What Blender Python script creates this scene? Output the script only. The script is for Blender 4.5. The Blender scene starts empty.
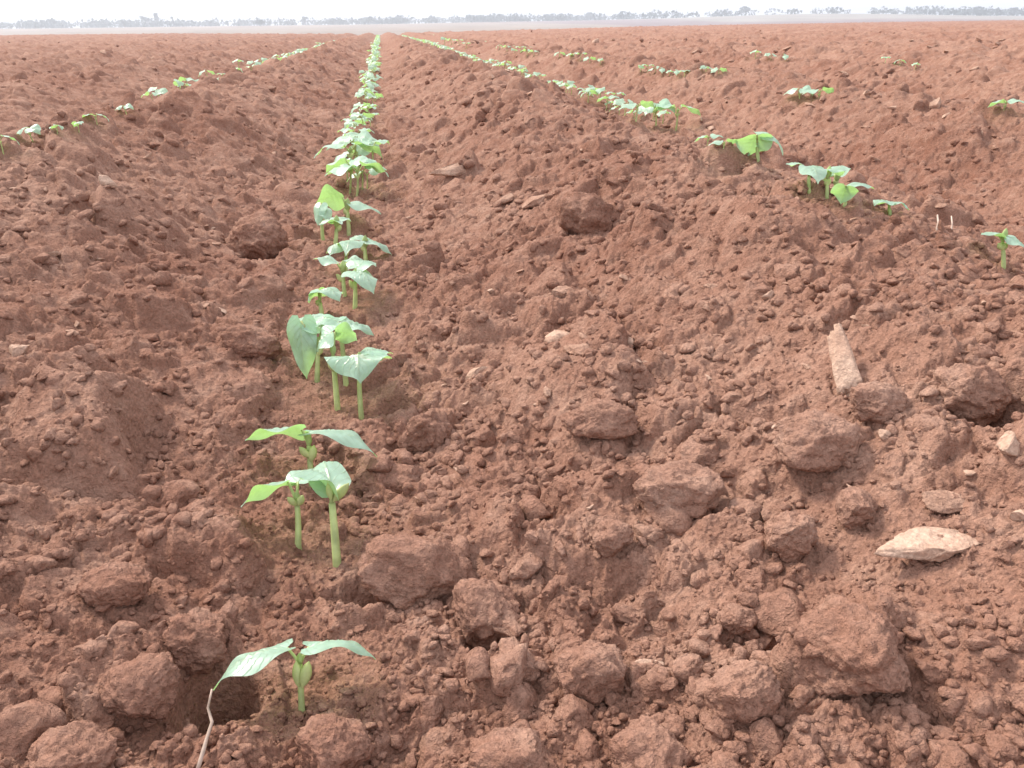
import bpy, bmesh, math, random
import numpy as np
from mathutils import Matrix, Vector

random.seed(11)
rng = np.random.default_rng(7)
SC = bpy.context.scene
COL = SC.collection
W, H_ = 1024, 768
F = 800.0                       # focal length in pixels (a phone lens, about 28 mm)
PITCH, YAW, ROLL = math.radians(24.17), math.radians(8.3), math.radians(-0.75)
CAM = Vector((0.0, 0.0, 0.30))
ROT = Matrix.Rotation(-YAW, 3, 'Z') @ Matrix.Rotation(math.pi / 2 - PITCH, 3, 'X') @ Matrix.Rotation(ROLL, 3, 'Z')
ROTN = np.array(ROT)
sstep = lambda a, b, t: (lambda u: u * u * (3 - 2 * u))(np.clip((t - a) / (b - a), 0, 1))

# ------------------------------------------------------------------ noise
def hsh(ix, iy, s):
    h = (ix.astype(np.int64) * 374761393 + iy.astype(np.int64) * 668265263 + s * 2147483647) & 0xFFFFFFFF
    h = ((h ^ (h >> 13)) * 1274126177) & 0xFFFFFFFF
    h = ((h ^ (h >> 16)) * 2246822519) & 0xFFFFFFFF
    return ((h ^ (h >> 15)) & 0xFFFFFF).astype(np.float32) / 16777216.0

def vnoise(x, y, s):
    ix, iy = np.floor(x), np.floor(y)
    fx, fy = (x - ix).astype(np.float32), (y - iy).astype(np.float32)
    fx, fy = fx * fx * (3 - 2 * fx), fy * fy * (3 - 2 * fy)
    ix, iy = ix.astype(np.int64), iy.astype(np.int64)
    a, b = hsh(ix, iy, s), hsh(ix + 1, iy, s)
    c, d = hsh(ix, iy + 1, s), hsh(ix + 1, iy + 1, s)
    return (a + (b - a) * fx) * (1 - fy) + (c + (d - c) * fx) * fy - 0.5

def fbm(x, y, s, octs=3):
    v, a = 0, 1.0
    for o in range(octs):
        v = v + a * vnoise(x, y, s + o); x, y, a = x * 2.03 + 11.3, y * 2.03 + 5.7, a * 0.5
    return v

def n3(p, s):                   # value noise in 3D for clod shapes
    z = p[:, 2]; iz = np.floor(z); fz = z - iz; fz = fz * fz * (3 - 2 * fz)
    out = np.zeros(len(p))
    for k, w in ((0, 1 - fz), (1, fz)):
        q = (iz + k).astype(np.int64)
        # a different lattice for every slice
        ix, iy = np.floor(p[:, 0]), np.floor(p[:, 1])
        fx, fy = p[:, 0] - ix, p[:, 1] - iy
        fx, fy = fx * fx * (3 - 2 * fx), fy * fy * (3 - 2 * fy)
        ix, iy = ix.astype(np.int64) + q * 57, iy.astype(np.int64) + q * 131
        a, b, c, d = hsh(ix, iy, s), hsh(ix + 1, iy, s), hsh(ix, iy + 1, s), hsh(ix + 1, iy + 1, s)
        out += w * ((a + (b - a) * fx) * (1 - fy) + (c + (d - c) * fx) * fy - 0.5)
    return out

# ------------------------------------------------------------------ the lie of the land
SPACING = 0.93
def row_x(k, y):
    m = -0.040 - 0.034 * sstep(0.7, 1.8, y) + 0.012 * np.sin(y * 2.1 + k * 1.7) * sstep(0.8, 2, y)
    return m + SPACING * k + 0.03 * k * k * 0

def edge_dist(x, y):            # where the tilled field tips over its far brow
    az = x / (y + 0.3)
    return 42.0 + 14.0 * sstep(0.05, 0.45, -az) + 52.0 * sstep(0.15, 0.8, az)

def macro(x, y):
    de = edge_dist(x, y)
    t = np.maximum(0.0, y - de)
    z = -0.034 * (t * t / (t + 5.0)) - 0.002 * np.clip(y, 0, 60) * np.exp(-(x / 8) ** 2)
    z = z + 0.035 * fbm(x * 0.12, y * 0.12, 901, 2) * sstep(3, 10, y)
    return np.maximum(z, -1.15 + 0.2 * vnoise(x * 0.02, y * 0.02, 77))

PITS, BUMPS, CLEAR = [], [], []
def smooth_ground(x, y):
    u = (x - row_x(0, y)) / SPACING
    wob = fbm(x * 2.0, y * 1.3, 31, 2)
    u = u + 0.10 * wob
    ridge = 0.5 - 0.5 * np.cos(2 * np.pi * u)
    amp = 0.119 + 0.035 * vnoise(x * 1.1, y * 0.8, 55)
    z = amp * ridge ** 1.15 + 0.030 * fbm(x * 5, y * 5, 41, 2) + macro(x, y)
    for (px, py, r, d) in PITS:
        q = ((x - px) ** 2 + (y - py) ** 2) / (r * r)
        z = z - d * np.exp(-q * q)
    for (px, py, r, d) in BUMPS:
        q = ((x - px) ** 2 + (y - py) ** 2) / (r * r)
        z = z + d * np.exp(-q)
    return z.astype(np.float32)

def domes(x, y, size, seed, prob, flat):
    """highest of many separate lumps: each has its own size, turn, tilt and squareness"""
    wx = x + size * 0.38 * fbm(x / size * 1.1, y / size * 1.1, seed + 3, 2)
    wy = y + size * 0.38 * fbm(x / size * 1.1, y / size * 1.1, seed + 7, 2)
    ix, iy = np.floor(wx / size).astype(np.int64), np.floor(wy / size).astype(np.int64)
    best = np.full(x.shape, -1.0, np.float32)
    for dx in (-1, 0, 1):
        for dy in (-1, 0, 1):
            cx, cy = ix + dx, iy + dy
            r = [hsh(cx, cy, seed * 17 + j) for j in range(7)]
            rad = size * (0.34 + 0.42 * r[2])
            ox, oy = wx - (cx + 0.1 + 0.8 * r[0]) * size, wy - (cy + 0.1 + 0.8 * r[1]) * size
            a = r[3] * 6.2832; ca, sa = np.cos(a), np.sin(a)
            asp = 0.62 + 0.38 * r[4]
            uu, vv = np.abs(ox * ca + oy * sa) / rad, np.abs(-ox * sa + oy * ca) / (rad * asp)
            d = uu ** 2.6 + vv ** 2.6
            # broken faces: a few straight cuts round the lump
            cut = np.full(x.shape, -1.0, np.float32)
            for j in range(4):
                aj = a + j * 1.5708 + (r[(j + 3) % 7] - 0.5) * 1.3
                cut = np.maximum(cut, (ox * np.cos(aj) + oy * np.sin(aj)) / (rad * (0.58 + 0.42 * r[(j * 2 + 1) % 7])))
            d = np.maximum(d, np.maximum(cut, 0) ** 2.2)
            hgt = rad * asp * (0.55 + 0.6 * r[5])
            prof = np.minimum(np.minimum(1.0, np.maximum(0.0, 1 - d) * 1.3) ** (0.62 * flat), 0.66 + 0.34 * r[2])
            tilt = (ox * (r[6] - 0.5) + oy * (r[4] - 0.5)) * 0.9
            v = hgt * prof - 0.42 * hgt + tilt * prof
            v = np.where((d < 1) & (hsh(cx, cy, seed * 17 + 9) < prob), v, -1.0)
            best = np.maximum(best, v)
    return best

def ground(x, y, fine=True):
    x, y = np.asarray(x, np.float64), np.asarray(y, np.float64)
    D = np.hypot(x, y)
    z0 = smooth_ground(x, y)
    h = 0.011 * fbm(x * 22, y * 22, 5, 4)
    for size, seed, prob, dmax in ((0.100, 101, 0.22, 120), (0.056, 102, 0.40, 120), (0.031, 103, 0.68, 60), (0.0175, 104, 0.80, 26)):
        m = D < dmax
        if not m.any(): continue
        b = np.full(x.shape, -1.0, np.float32)
        b[m] = domes(x[m], y[m], size, seed, prob, 0.8)
        h = np.where(b > -0.9, np.maximum(h, b + 0.55 * h), h)
    for cx, cy, cr, lim in CLEAR:        # no big lump where a seedling came up
        q = np.exp(-(((x - cx) ** 2 + (y - cy) ** 2) / (cr * cr)) ** 2)
        h = h - q * np.maximum(0, h - lim)
    for size, seed, prob, dmax, k in ((0.0088, 105, 0.8, 8, 0.95), (0.0046, 106, 0.7, 3, 0.8), (0.0026, 107, 0.8, 0.9, 0.8)):
        m = D < dmax
        if not m.any(): continue
        b = np.zeros(x.shape, np.float32)
        b[m] = np.maximum(domes(x[m], y[m], size, seed, prob, 0.9), 0)
        patch = 0.40 + 0.60 * sstep(-0.2, 0.25, fbm(x * 18, y * 18, seed + 400, 2))
        h = h + k * b * patch
    m = D < 2.2
    if m.any():
        e = np.zeros(x.shape, np.float32)
        f = fbm(x[m] * 150, y[m] * 150, 61, 4)
        e[m] = 0.0024 * f + 0.0022 * np.abs(fbm(x[m] * 320 + 7, y[m] * 320, 91, 2))
        h = h + e
    return (z0 + h).astype(np.float32)

# ------------------------------------------------------------------ from a picture point to the place it shows
def ray(px, py):
    d = ROT @ Vector(((px - W / 2) / F, -(py - H_ / 2) / F, -1.0))
    return d                     # one unit of depth along the view axis
TS = np.geomspace(0.22, 60, 2600)
def hit(px, py, g=ground):
    d = ray(px, py)
    t0, t1 = 0.22, 60.0
    for n in (1500, 60):
        ts = np.geomspace(t0, t1, n)
        z = CAM.z + ts * d.z
        below = np.nonzero(z < g(CAM.x + ts * d.x, CAM.y + ts * d.y))[0]
        if not len(below): return None
        i = int(below[0])
        if i == 0: break
        t0, t1 = ts[i - 1], ts[i]
    t = ts[i]
    return t, CAM + d * t
def at(px, py, depth): return CAM + ray(px, py) * depth

for px, py, r, d in ((485, 646, .010, .035), (443, 268, .022, .035), (214, 706, .020, .03), (366, 600, .014, .02),
                     (402, 410, .018, .02), (800, 655, .014, .025), (262, 258, .03, .02), (1000, 400, .02, .03),
                     (405, 492, .012, .02), (630, 150, .05, .03), (820, 165, .08, .03)):
    q = hit(px, py, smooth_ground)
    PITS.append((q[1].x, q[1].y, r, d * 1.4))

for px, py, r in ((302, 714, .030), (275, 690, .025), (345, 680, .03), (228, 700, .022), (337, 563, .03), (298, 545, .03), (260, 520, .025), (312, 486, .025), (340, 410, .045), (362, 420, .03), (320, 385, .03),
                  (322, 316, .03), (352, 305, .04), (345, 270, .04), (336, 243, .04), (352, 215, .05), (928, 545, .05), (900, 545, .04), (955, 545, .04), (838, 375, .04)):
    q = hit(px, py, smooth_ground)
    CLEAR.append((q[1].x, q[1].y, r, .004))

# ------------------------------------------------------------------ materials
def new_mat(name):
    m = bpy.data.materials.new(name); m.use_nodes = True
    nt = m.node_tree; nt.nodes.clear()
    out = nt.nodes.new('ShaderNodeOutputMaterial')
    return m, nt, out
def node(nt, t, **kw):
    n = nt.nodes.new('ShaderNode' + t)
    for k, v in kw.items():
        if k in n.inputs: n.inputs[k].default_value = v
        else: setattr(n, k, v)
    return n
def ramp(nt, src, stops):
    r = nt.nodes.new('ShaderNodeValToRGB')
    els = r.color_ramp.elements
    while len(els) < len(stops): els.new(0.5)
    for e, (p, c) in zip(els, stops):
        e.position = p; e.color = (*c, 1)
    nt.links.new(src, r.inputs[0]); return r.outputs[0]

def soil_material(name, tint=(1, 1, 1), pale=0.0, rough_scale=1.0):
    m, nt, out = new_mat(name); L = nt.links.new
    pos = node(nt, 'NewGeometry').outputs['Position']
    big = node(nt, 'TexNoise', Scale=2.3, Detail=4.0, Roughness=0.6); L(pos, big.inputs['Vector'])
    mid = node(nt, 'TexNoise', Scale=34.0, Detail=5.0, Roughness=0.65); L(pos, mid.inputs['Vector'])
    fin = node(nt, 'TexNoise', Scale=420.0, Detail=4.0, Roughness=0.7); L(pos, fin.inputs['Vector'])
    c = lambda r, g, b: (r * tint[0], g * tint[1] * 1.03, b * tint[2] * 1.01)
    k = (1 + pale) * 1.09
    c1 = ramp(nt, mid.outputs[0], [(0.30, c(.180 * k, .080 * k, .053 * k)), (0.50, c(.262 * k, .138 * k, .100 * k)), (0.72, c(.400 * k, .248 * k, .190 * k))])
    c2 = ramp(nt, big.outputs[0], [(0.38, c(.205 * k, .092 * k, .064 * k)), (0.62, c(.322 * k, .182 * k, .136 * k))])
    mx = node(nt, 'MixRGB', Fac=0.5); L(c1, mx.inputs[1]); L(c2, mx.inputs[2])
    sp = ramp(nt, fin.outputs[0], [(0.30, (.66, .65, .64)), (0.52, (1, 1, 1)), (0.78, (1.5, 1.48, 1.45))])
    ml = node(nt, 'MixRGB', blend_type='MULTIPLY', Fac=0.85); L(mx.outputs[0], ml.inputs[1]); L(sp, ml.inputs[2])
    b1 = node(nt, 'Bump', Strength=0.62, Distance=0.0034 * rough_scale); L(fin.outputs[0], b1.inputs['Height'])
    b2 = node(nt, 'Bump', Strength=0.7, Distance=0.008 * rough_scale)
    mid2 = node(nt, 'TexNoise', Scale=130.0, Detail=4.0, Roughness=0.6); L(pos, mid2.inputs['Vector'])
    L(mid2.outputs[0], b2.inputs['Height']); L(b1.outputs[0], b2.inputs['Normal'])
    p = node(nt, 'BsdfPrincipled', Roughness=0.95)
    p.inputs['Specular IOR Level'].default_value = 0.12
    L(ml.outputs[0], p.inputs['Base Color']); L(b2.outputs[0], p.inputs['Normal'])
    L(p.outputs[0], out.inputs[0]); return m
M_SOIL = soil_material('red_soil')
M_CLOD = soil_material('red_clod', (1.03, 1.04, 1.05))
M_STONE = soil_material('pale_stone', (1.0, 1.19, 1.24), 0.50, 0.5)
M_ROCK = soil_material('dusty_stone', (1.0, 1.10, 1.12), 0.25, 0.7)

def leaf_material(name, top, glow, spec=0.5):
    m, nt, out = new_mat(name); L = nt.links.new
    uv = node(nt, 'UVMap').outputs[0]
    sep = node(nt, 'SeparateXYZ'); L(uv, sep.inputs[0])
    def mth(op, a, b=0.0, c=None):
        n = node(nt, 'Math', operation=op)
        for i, v in enumerate((a, b)):
            if hasattr(v, 'node'): L(v, n.inputs[i])
            else: n.inputs[i].default_value = v
        return n.outputs[0]
    off = mth('ABSOLUTE', mth('SUBTRACT', sep.outputs[1], 0.5))
    midrib = mth('SUBTRACT', 1.0, mth('MINIMUM', mth('MULTIPLY', off, 22.0), 1.0))
    s = mth('SUBTRACT', mth('MULTIPLY', sep.outputs[0], 7.0), mth('MULTIPLY', off, 5.5))
    tri = mth('ABSOLUTE', mth('SUBTRACT', mth('FRACT', s), 0.5))
    side = mth('SUBTRACT', 1.0, mth('MINIMUM', mth('MULTIPLY', tri, 9.0), 1.0))
    vein = mth('MAXIMUM', midrib, mth('MULTIPLY', side, 0.6))
    pos = node(nt, 'NewGeometry').outputs['Position']
    nz = node(nt, 'TexNoise', Scale=160.0, Detail=3.0); L(pos, nz.inputs['Vector'])
    base = ramp(nt, nz.outputs[0], [(0.3, tuple(v * .85 for v in top)), (0.7, tuple(v * 1.12 for v in top))])
    mx = node(nt, 'MixRGB', blend_type='MIX'); L(mth('MULTIPLY', vein, 0.5), mx.inputs[0])
    L(base, mx.inputs[1]); mx.inputs[2].default_value = (.50, .62, .40, 1)
    bmp = node(nt, 'Bump', Strength=0.5, Distance=0.0012); bmp.invert = True
    L(vein, bmp.inputs['Height'])
    p = node(nt, 'BsdfPrincipled', Roughness=0.36)
    p.inputs['Specular IOR Level'].default_value = spec
    L(mx.outputs[0], p.inputs['Base Color']); L(bmp.outputs[0], p.inputs['Normal'])
    t = node(nt, 'BsdfTranslucent'); t.inputs[0].default_value = (*glow, 1)
    add = node(nt, 'MixShader', Fac=0.40); L(p.outputs[0], add.inputs[1]); L(t.outputs[0], add.inputs[2])
    L(add.outputs[0], out.inputs[0]); return m
M_LEAF = leaf_material('bean_leaf', (.40, .60, .48), (.43, .75, .20), 1.0)
def plain(name, col, rough=0.6, spec=0.4, sub=0.0, var=0.25, scale=90.0):
    m, nt, out = new_mat(name); L = nt.links.new
    pos = node(nt, 'NewGeometry').outputs['Position']
    nz = node(nt, 'TexNoise', Scale=scale, Detail=3.0); L(pos, nz.inputs['Vector'])
    c = ramp(nt, nz.outputs[0], [(0.3, tuple(v * (1 - var) for v in col)), (0.7, tuple(min(1, v * (1 + var)) for v in col))])
    p = node(nt, 'BsdfPrincipled', Roughness=rough); p.inputs['Specular IOR Level'].default_value = spec
    L(c, p.inputs['Base Color'])
    if sub:
        t = node(nt, 'BsdfTranslucent'); L(c, t.inputs[0])
        mx = node(nt, 'MixShader', Fac=sub); L(p.outputs[0], mx.inputs[1]); L(t.outputs[0], mx.inputs[2]); L(mx.outputs[0], out.inputs[0])
    else: L(p.outputs[0], out.inputs[0])
    return m
M_STEM = plain('bean_stem', (.46, .54, .23), 0.5, 0.4, 0.2)
M_COT = plain('cotyledon_green', (.52, .58, .25), 0.5, 0.4, 0.25)
M_SHOOT = plain('shoot_green', (.42, .54, .22), 0.5, 0.4, 0.25)
M_STRAW = plain('dry_straw', (.50, .38, .31), 0.8, 0.2)
M_CROWN = plain('scrub_foliage', (.050, .070, .060), 0.8, 0.2, 0.0, 0.35, 0.8)
M_BARK = plain('bark', (.14, .11, .09), 0.9, 0.2)

# ------------------------------------------------------------------ mesh and tag helpers
def link_mesh(name, V, Fs, mat, parent=None, smooth=True, uvs=None):
    me = bpy.data.meshes.new(name)
    V = np.asarray(V, np.float32)
    if isinstance(Fs, np.ndarray):
        n, k = Fs.shape
        me.vertices.add(len(V)); me.vertices.foreach_set('co', V.ravel())
        me.loops.add(n * k); me.loops.foreach_set('vertex_index', Fs.astype(np.int32).ravel())
        me.polygons.add(n); me.polygons.foreach_set('loop_start', np.arange(0, n * k, k, dtype=np.int32))
        me.update(calc_edges=True)
    else:
        me.from_pydata([tuple(v) for v in V], [], Fs)
    if uvs is not None:
        u = me.uv_layers.new(name='UVMap')
        li = np.empty(len(me.loops), np.int32); me.loops.foreach_get('vertex_index', li)
        u.data.foreach_set('uv', np.asarray(uvs, np.float32)[li].ravel())
    if smooth: me.polygons.foreach_set('use_smooth', np.ones(len(me.polygons), bool))
    me.materials.append(mat)
    o = bpy.data.objects.new(name, me); COL.objects.link(o)
    if parent: o.parent = parent
    return o
def tag(o, label=None, cat=None, group=None, kind=None):
    for k, v in (('label', label), ('category', cat), ('group', group), ('kind', kind)):
        if v: o[k] = v
    return o

# ------------------------------------------------------------------ the tilled soil
APEX = -0.15
def soil_sheet():
    ncol = 1420
    th = np.radians(np.linspace(-48, 58, ncol))
    D, rows = 0.10, []
    while D < 125:
        rows.append(D - APEX)
        z = D * math.cos(PITCH) + 0.3 * math.sin(PITCH)
        D += min(z * z / 215, 0.0029 * z if z < 8 else 0.0043 * z if z < 16 else 0.0075 * z)
    rho = np.array(rows)
    X = (rho[:, None] * np.sin(th)[None, :]); Y = (rho[:, None] * np.cos(th)[None, :]) + APEX
    Z = np.empty_like(X)
    for i in range(0, len(rho), 100):
        Z[i:i + 100] = ground(X[i:i + 100], Y[i:i + 100])
    nr = len(rho)
    idx = np.arange(nr * ncol).reshape(nr, ncol)
    Fq = np.stack([idx[:-1, :-1], idx[:-1, 1:], idx[1:, 1:], idx[1:, :-1]], -1).reshape(-1, 4)
    o = link_mesh('field_soil', np.stack([X, Y, Z], -1).reshape(-1, 3), Fq, M_SOIL)
    tag(o, 'ploughed dry red soil of the bean field with ridges and furrows', None, None, 'structure')
soil_sheet()

def plain_sheet():
    """the rest of the land: red field round about and the pale plain falling away beyond it"""
    th = np.radians(np.linspace(0, 360, 241))
    rho = np.concatenate([[0.0], np.geomspace(0.6, 900, 130)])
    X, Y = rho[:, None] * np.sin(th), rho[:, None] * np.cos(th)
    Z = far_z(X, Y)
    inside = (np.degrees(np.arctan2(X, Y - APEX)) > -46) & (np.degrees(np.arctan2(X, Y - APEX)) < 56) & (np.hypot(X, Y) < 118)
    Z = Z - 0.05 - 0.30 * inside
    nr, nc = X.shape
    idx = np.arange(nr * nc).reshape(nr, nc)
    Fq = np.stack([idx[:-1, :-1], idx[:-1, 1:], idx[1:, 1:], idx[1:, :-1]], -1).reshape(-1, 4)
    m, nt, out = new_mat('plain_ground'); L = nt.links.new
    pos = node(nt, 'NewGeometry').outputs['Position']
    sep = node(nt, 'SeparateXYZ'); L(pos, sep.inputs[0])
    ln = node(nt, 'VectorMath', operation='LENGTH'); L(pos, ln.inputs[0])
    warp = node(nt, 'TexNoise', Scale=0.012, Detail=2.0); L(pos, warp.inputs['Vector'])
    ad = node(nt, 'Math', operation='MULTIPLY_ADD'); L(warp.outputs[0], ad.inputs[0]); ad.inputs[1].default_value = 120
    azn = node(nt, 'Math', operation='DIVIDE'); L(sep.outputs[0], azn.inputs[0]); L(sep.outputs[1], azn.inputs[1])
    mr = node(nt, 'MapRange'); L(azn.outputs[0], mr.inputs[0])
    for q, v in zip((1, 2, 3, 4), (0.10, 0.42, 0.0, 270.0)): mr.inputs[q].default_value = v
    sm = node(nt, 'Math', operation='ADD'); L(ln.outputs['Value'], sm.inputs[0]); L(mr.outputs[0], sm.inputs[1])
    L(sm.outputs[0], ad.inputs[2])
    dv = node(nt, 'Math', operation='DIVIDE'); L(ad.outputs[0], dv.inputs[0]); dv.inputs[1].default_value = 900
    # red field, then stubble, then a ploughed strip, then dry scrubland
    c = ramp(nt, dv.outputs[0], [(0.0, (.268, .126, .093)), (0.20, (.268, .126, .093)), (0.22, (.27, .215, .18)), (0.56, (.30, .245, .205)),
                                 (0.60, (.22, .16, .16)), (0.74, (.24, .18, .18)), (0.78, (.30, .27, .24)), (1.0, (.28, .26, .23))])
    hill = ramp(nt, sep.outputs[2], [(0.0, (0, 0, 0)), (0.5, (1, 1, 1))])
    pn = node(nt, 'TexNoise', Scale=0.05, Detail=5.0); L(pos, pn.inputs['Vector'])
    v = ramp(nt, pn.outputs[0], [(0.3, (.82, .82, .82)), (0.7, (1.15, 1.15, 1.15))])
    ml = node(nt, 'MixRGB', blend_type='MULTIPLY', Fac=1.0); L(c, ml.inputs[1]); L(v, ml.inputs[2])
    p = node(nt, 'BsdfDiffuse'); L(ml.outputs[0], p.inputs[0]); L(p.outputs[0], out.inputs[0])
    o = link_mesh('plain_terrain', np.stack([X, Y, Z], -1).reshape(-1, 3), Fq, m)
    tag(o, 'pale open plain beyond the brow of the red field', None, None, 'structure')
def far_z(X, Y):
    az = X / (np.abs(Y) + 1)
    D = np.hypot(X, Y)
    z = macro(X, Y)
    z = z + 5.2 * np.exp(-((az - 0.50) / 0.24) ** 2) * sstep(250, 520, D) * (Y > 0)
    z = z + 2.8 * (1 - sstep(0.1, 0.45, az)) * sstep(160, 520, D)
    z = z + 2.2 * sstep(0.5, 0.95, az) * sstep(250, 520, D) * (Y > 0)
    return z
plain_sheet()

# ------------------------------------------------------------------ clods
def ico(sub):
    bm = bmesh.new(); bmesh.ops.create_icosphere(bm, subdivisions=sub, radius=1.0)
    V = np.array([v.co[:] for v in bm.verts]); Fs = np.array([[v.index for v in f.verts] for f in bm.faces]); bm.free()
    return V, Fs
ICO = {s: ico(s) for s in (1, 2, 3, 4, 5)}
def clod_shape(sub, seed, cuts=5, rough=1.0, cut0=0.62):
    V, Fs = ICO[sub]
    r = np.random.default_rng(seed)
    P = V * (1 + 0.42 * n3(V * 1.4 + seed % 97, seed)[:, None] * rough)
    for _ in range(cuts):
        n = r.normal(size=3); n /= np.linalg.norm(n); k = cut0 + 0.22 * r.random()
        d = P @ n - k
        P = P - np.where(d > 0, d * 0.88, 0)[:, None] * n
    nn = V
    P = P + nn * (0.20 * n3(V * 3.3 + 9, seed + 1) + 0.12 * n3(V * 7 + 3, seed + 2) + (0.10 * n3(V * 15, seed + 3) if sub >= 3 else 0)
                  + ((0.07 * n3(V * 31, seed + 4) + 0.035 * n3(V * 60, seed + 5)) if sub >= 4 else 0))[:, None] * rough
    return P, Fs
def rotm(r, tilt=1.0):
    a, b, c = r.random() * 6.283, (r.random() - 0.5) * 2 * tilt, (r.random() - 0.5) * 2 * tilt
    ca, sa, cb, sb, cc, sc_ = math.cos(a), math.sin(a), math.cos(b), math.sin(b), math.cos(c), math.sin(c)
    return np.array([[ca, -sa, 0], [sa, ca, 0], [0, 0, 1]]) @ np.array([[1, 0, 0], [0, cb, -sb], [0, sb, cb]]) @ np.array([[cc, 0, sc_], [0, 1, 0], [-sc_, 0, cc]])

def loose_clods():
    Vs, Fss, n0 = [], [], 0
    r = np.random.default_rng(3)
    #        count  r_min  r_max  D_min  D_max  mesh level
    for cnt, r0, r1, d0, d1, sub in ((2600, .0045, .009, 0.45, 2.5, 2), (3000, .006, .015, 0.9, 7, 2), (500, .014, .028, 2.0, 14, 2), (6000, .0012, .0030, .22, 1.1, 1), (2600, .003, .006, .22, 2.2, 2), (420, .0055, .012, .22, 2.0, 3),
                                     (500, .006, .012, 1.6, 5, 2), (90, .011, .020, .25, 2.2, 3), (300, .011, .020, 1.6, 9, 2), (400, .014, .030, 3.5, 24, 2), (600, .02, .045, 9, 60, 1)):
        protos = [clod_shape(sub, 500 + 37 * k + sub * 1000, 8, 1.15, 0.42)[0] for k in range(14)]
        Fp = ICO[sub][1]
        # spread thinly with distance, as the eye sees them
        t = r.random(cnt); D = 1 / (1 / d0 + t * (1 / d1 - 1 / d0))
        th = np.radians(-40 + 93 * r.random(cnt))
        x, y = D * np.sin(th), D * np.cos(th)
        rad = r0 * (r1 / r0) ** (r.random(cnt) ** 1.6)
        z = ground(x, y)
        for i in range(cnt):
            if rad[i] > .004 and any((x[i] - q[0]) ** 2 + (y[i] - q[1]) ** 2 < (q[2] + rad[i]) ** 2 for q in CLEAR): continue
            s = rad[i] * np.array([1, 0.7 + 0.3 * r.random(), 0.55 + 0.35 * r.random()])
            P = (protos[i % 14] * s) @ rotm(r, 0.5).T + (x[i], y[i], z[i] + rad[i] * (-0.08 if rad[i] > .006 else .15))
            Vs.append(P); Fss.append(Fp + n0); n0 += len(P)
    o = link_mesh('clod_rubble', np.concatenate(Vs), np.concatenate(Fss), M_CLOD)
    tag(o, 'crumbled red clods and crumbs strewn over the ploughed soil', None, None, 'stuff')
loose_clods()

def one_clod(name, px, py, w, h, label, cat, mat, seed, cuts=5, turn=0.0, flat=None, lean=0.0, rough=1.0, sub=5, group=None, cut0=0.62, taper=0.0, slab=False):
    """a clod or stone whose middle is seen at (px, py), w wide and h high in picture pixels"""
    q = hit(px, py + h * 0.30)
    if q is None: return
    t, P = q
    a, b = w * t / F / 2, h * t / F / 2
    Vv, Fs = clod_shape(sub, seed, cuts, rough, cut0)
    Vv = Vv / np.abs(Vv).max(0)
    Vv[:, :2] *= (1 - taper * (Vv[:, 2:3] * .5 + .5))
    zr = b * (flat if flat else 0.95)
    depth = min(a, max(b * 1.1, zr))
    tx = 0.25
    if h > w * 1.9: depth, zr, tx = a * 0.4, b * 1.35, -0.85
    if slab: depth, zr = min(a * 0.85, b * 1.3), b * 0.62
    Vv = Vv * (a, depth, zr)
    R = np.array(Matrix.Rotation(-YAW + turn, 3, 'Z') @ Matrix.Rotation(lean, 3, 'Y') @ Matrix.Rotation(tx, 3, 'X'))
    o = link_mesh(name, Vv @ R.T, Fs, mat)
    o.location = (P.x, P.y, P.z + zr * 0.42)
    tag(o, label, cat, group)
    return o
CL = [
 (428, 562, 138, 82, 'largest low slab of red soil beside the pair of seedlings', .1, .15),
 (484, 598, 74, 74, 'squat lumpy red clod above a dark hole at the foot of the big slab', 0, 0),
 (855, 640, 102, 100, 'big square block of red soil standing alone with a flat face', .2, 0),
 (742, 675, 70, 92, 'tall leaning clod just beside the big square block', 0, .35),
 (590, 665, 76, 84, 'upright ragged clod between the pale flat pebble and the dark hole', .3, -.2),
 (118, 580, 84, 46, 'long rounded clod like a loaf lying across the slope', -.1, -.12),
 (196, 630, 66, 62, 'rough clod with a dark shadow below it, above the leaf with a straw', .2, 0),
 (148, 678, 84, 66, 'smooth domed clod behind the seedling with the straw at its leaf tip', 0, .1),
 (72, 748, 90, 66, 'wide humped clod cut by the bottom edge near the picture corner', 0, 0),
 (426, 427, 56, 58, 'round clod standing close beside the bushy group of seedlings', 0, 0),
 (398, 478, 84, 36, 'long low clod behind the drooping leaf of the third seedling', .1, .1),
 (262, 236, 68, 62, 'dark rounded clod to one side of the middle row, half buried', 0, 0),
 (256, 338, 66, 40, 'flat clod beside the leaf that hangs straight down', 0, .1),
 (968, 384, 84, 66, 'large rounded boulder of soil in the next furrow', .2, .1),
 (875, 398, 62, 46, 'dark wedge shaped clod just below the leaning pale shard', 0, .1),
 (812, 437, 96, 66, 'wide flat faced clod on the ridge below the leaning pale shard', 0, .1),
 (675, 484, 92, 60, 'broad flat slab with a pale top on the ridge slope', -.1, .1),
 (612, 532, 44, 44, 'small round ball of soil beside the broad flat slab', 0, 0),
 (736, 614, 40, 34, 'small smooth pebble of soil resting on a bigger clod', 0, 0),
 (330, 735, 90, 66, 'low crusty clod directly below the first seedling', 0, .1),
 (512, 752, 96, 60, 'crusty clod cut by the bottom edge below the dark hole', 0, -.1),
 (648, 745, 84, 70, 'rounded clod at the bottom edge with a groove beside it', 0, .1),
 (856, 505, 46, 52, 'angular dark clod standing behind the widest pale stone', .2, .1),
 (790, 530, 52, 66, 'steep smooth faced clod to one side of the widest pale stone', 0, .3),
 (600, 416, 84, 44, 'long blunt clod on the ridge flank with a darker underside', 0, .05),
 (590, 210, 66, 54, 'highest round hump of soil on the ridge crest', 0, 0),
 (690, 668, 40, 34, 'small round clod next to the pale flat pebble', 0, 0),
]
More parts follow.
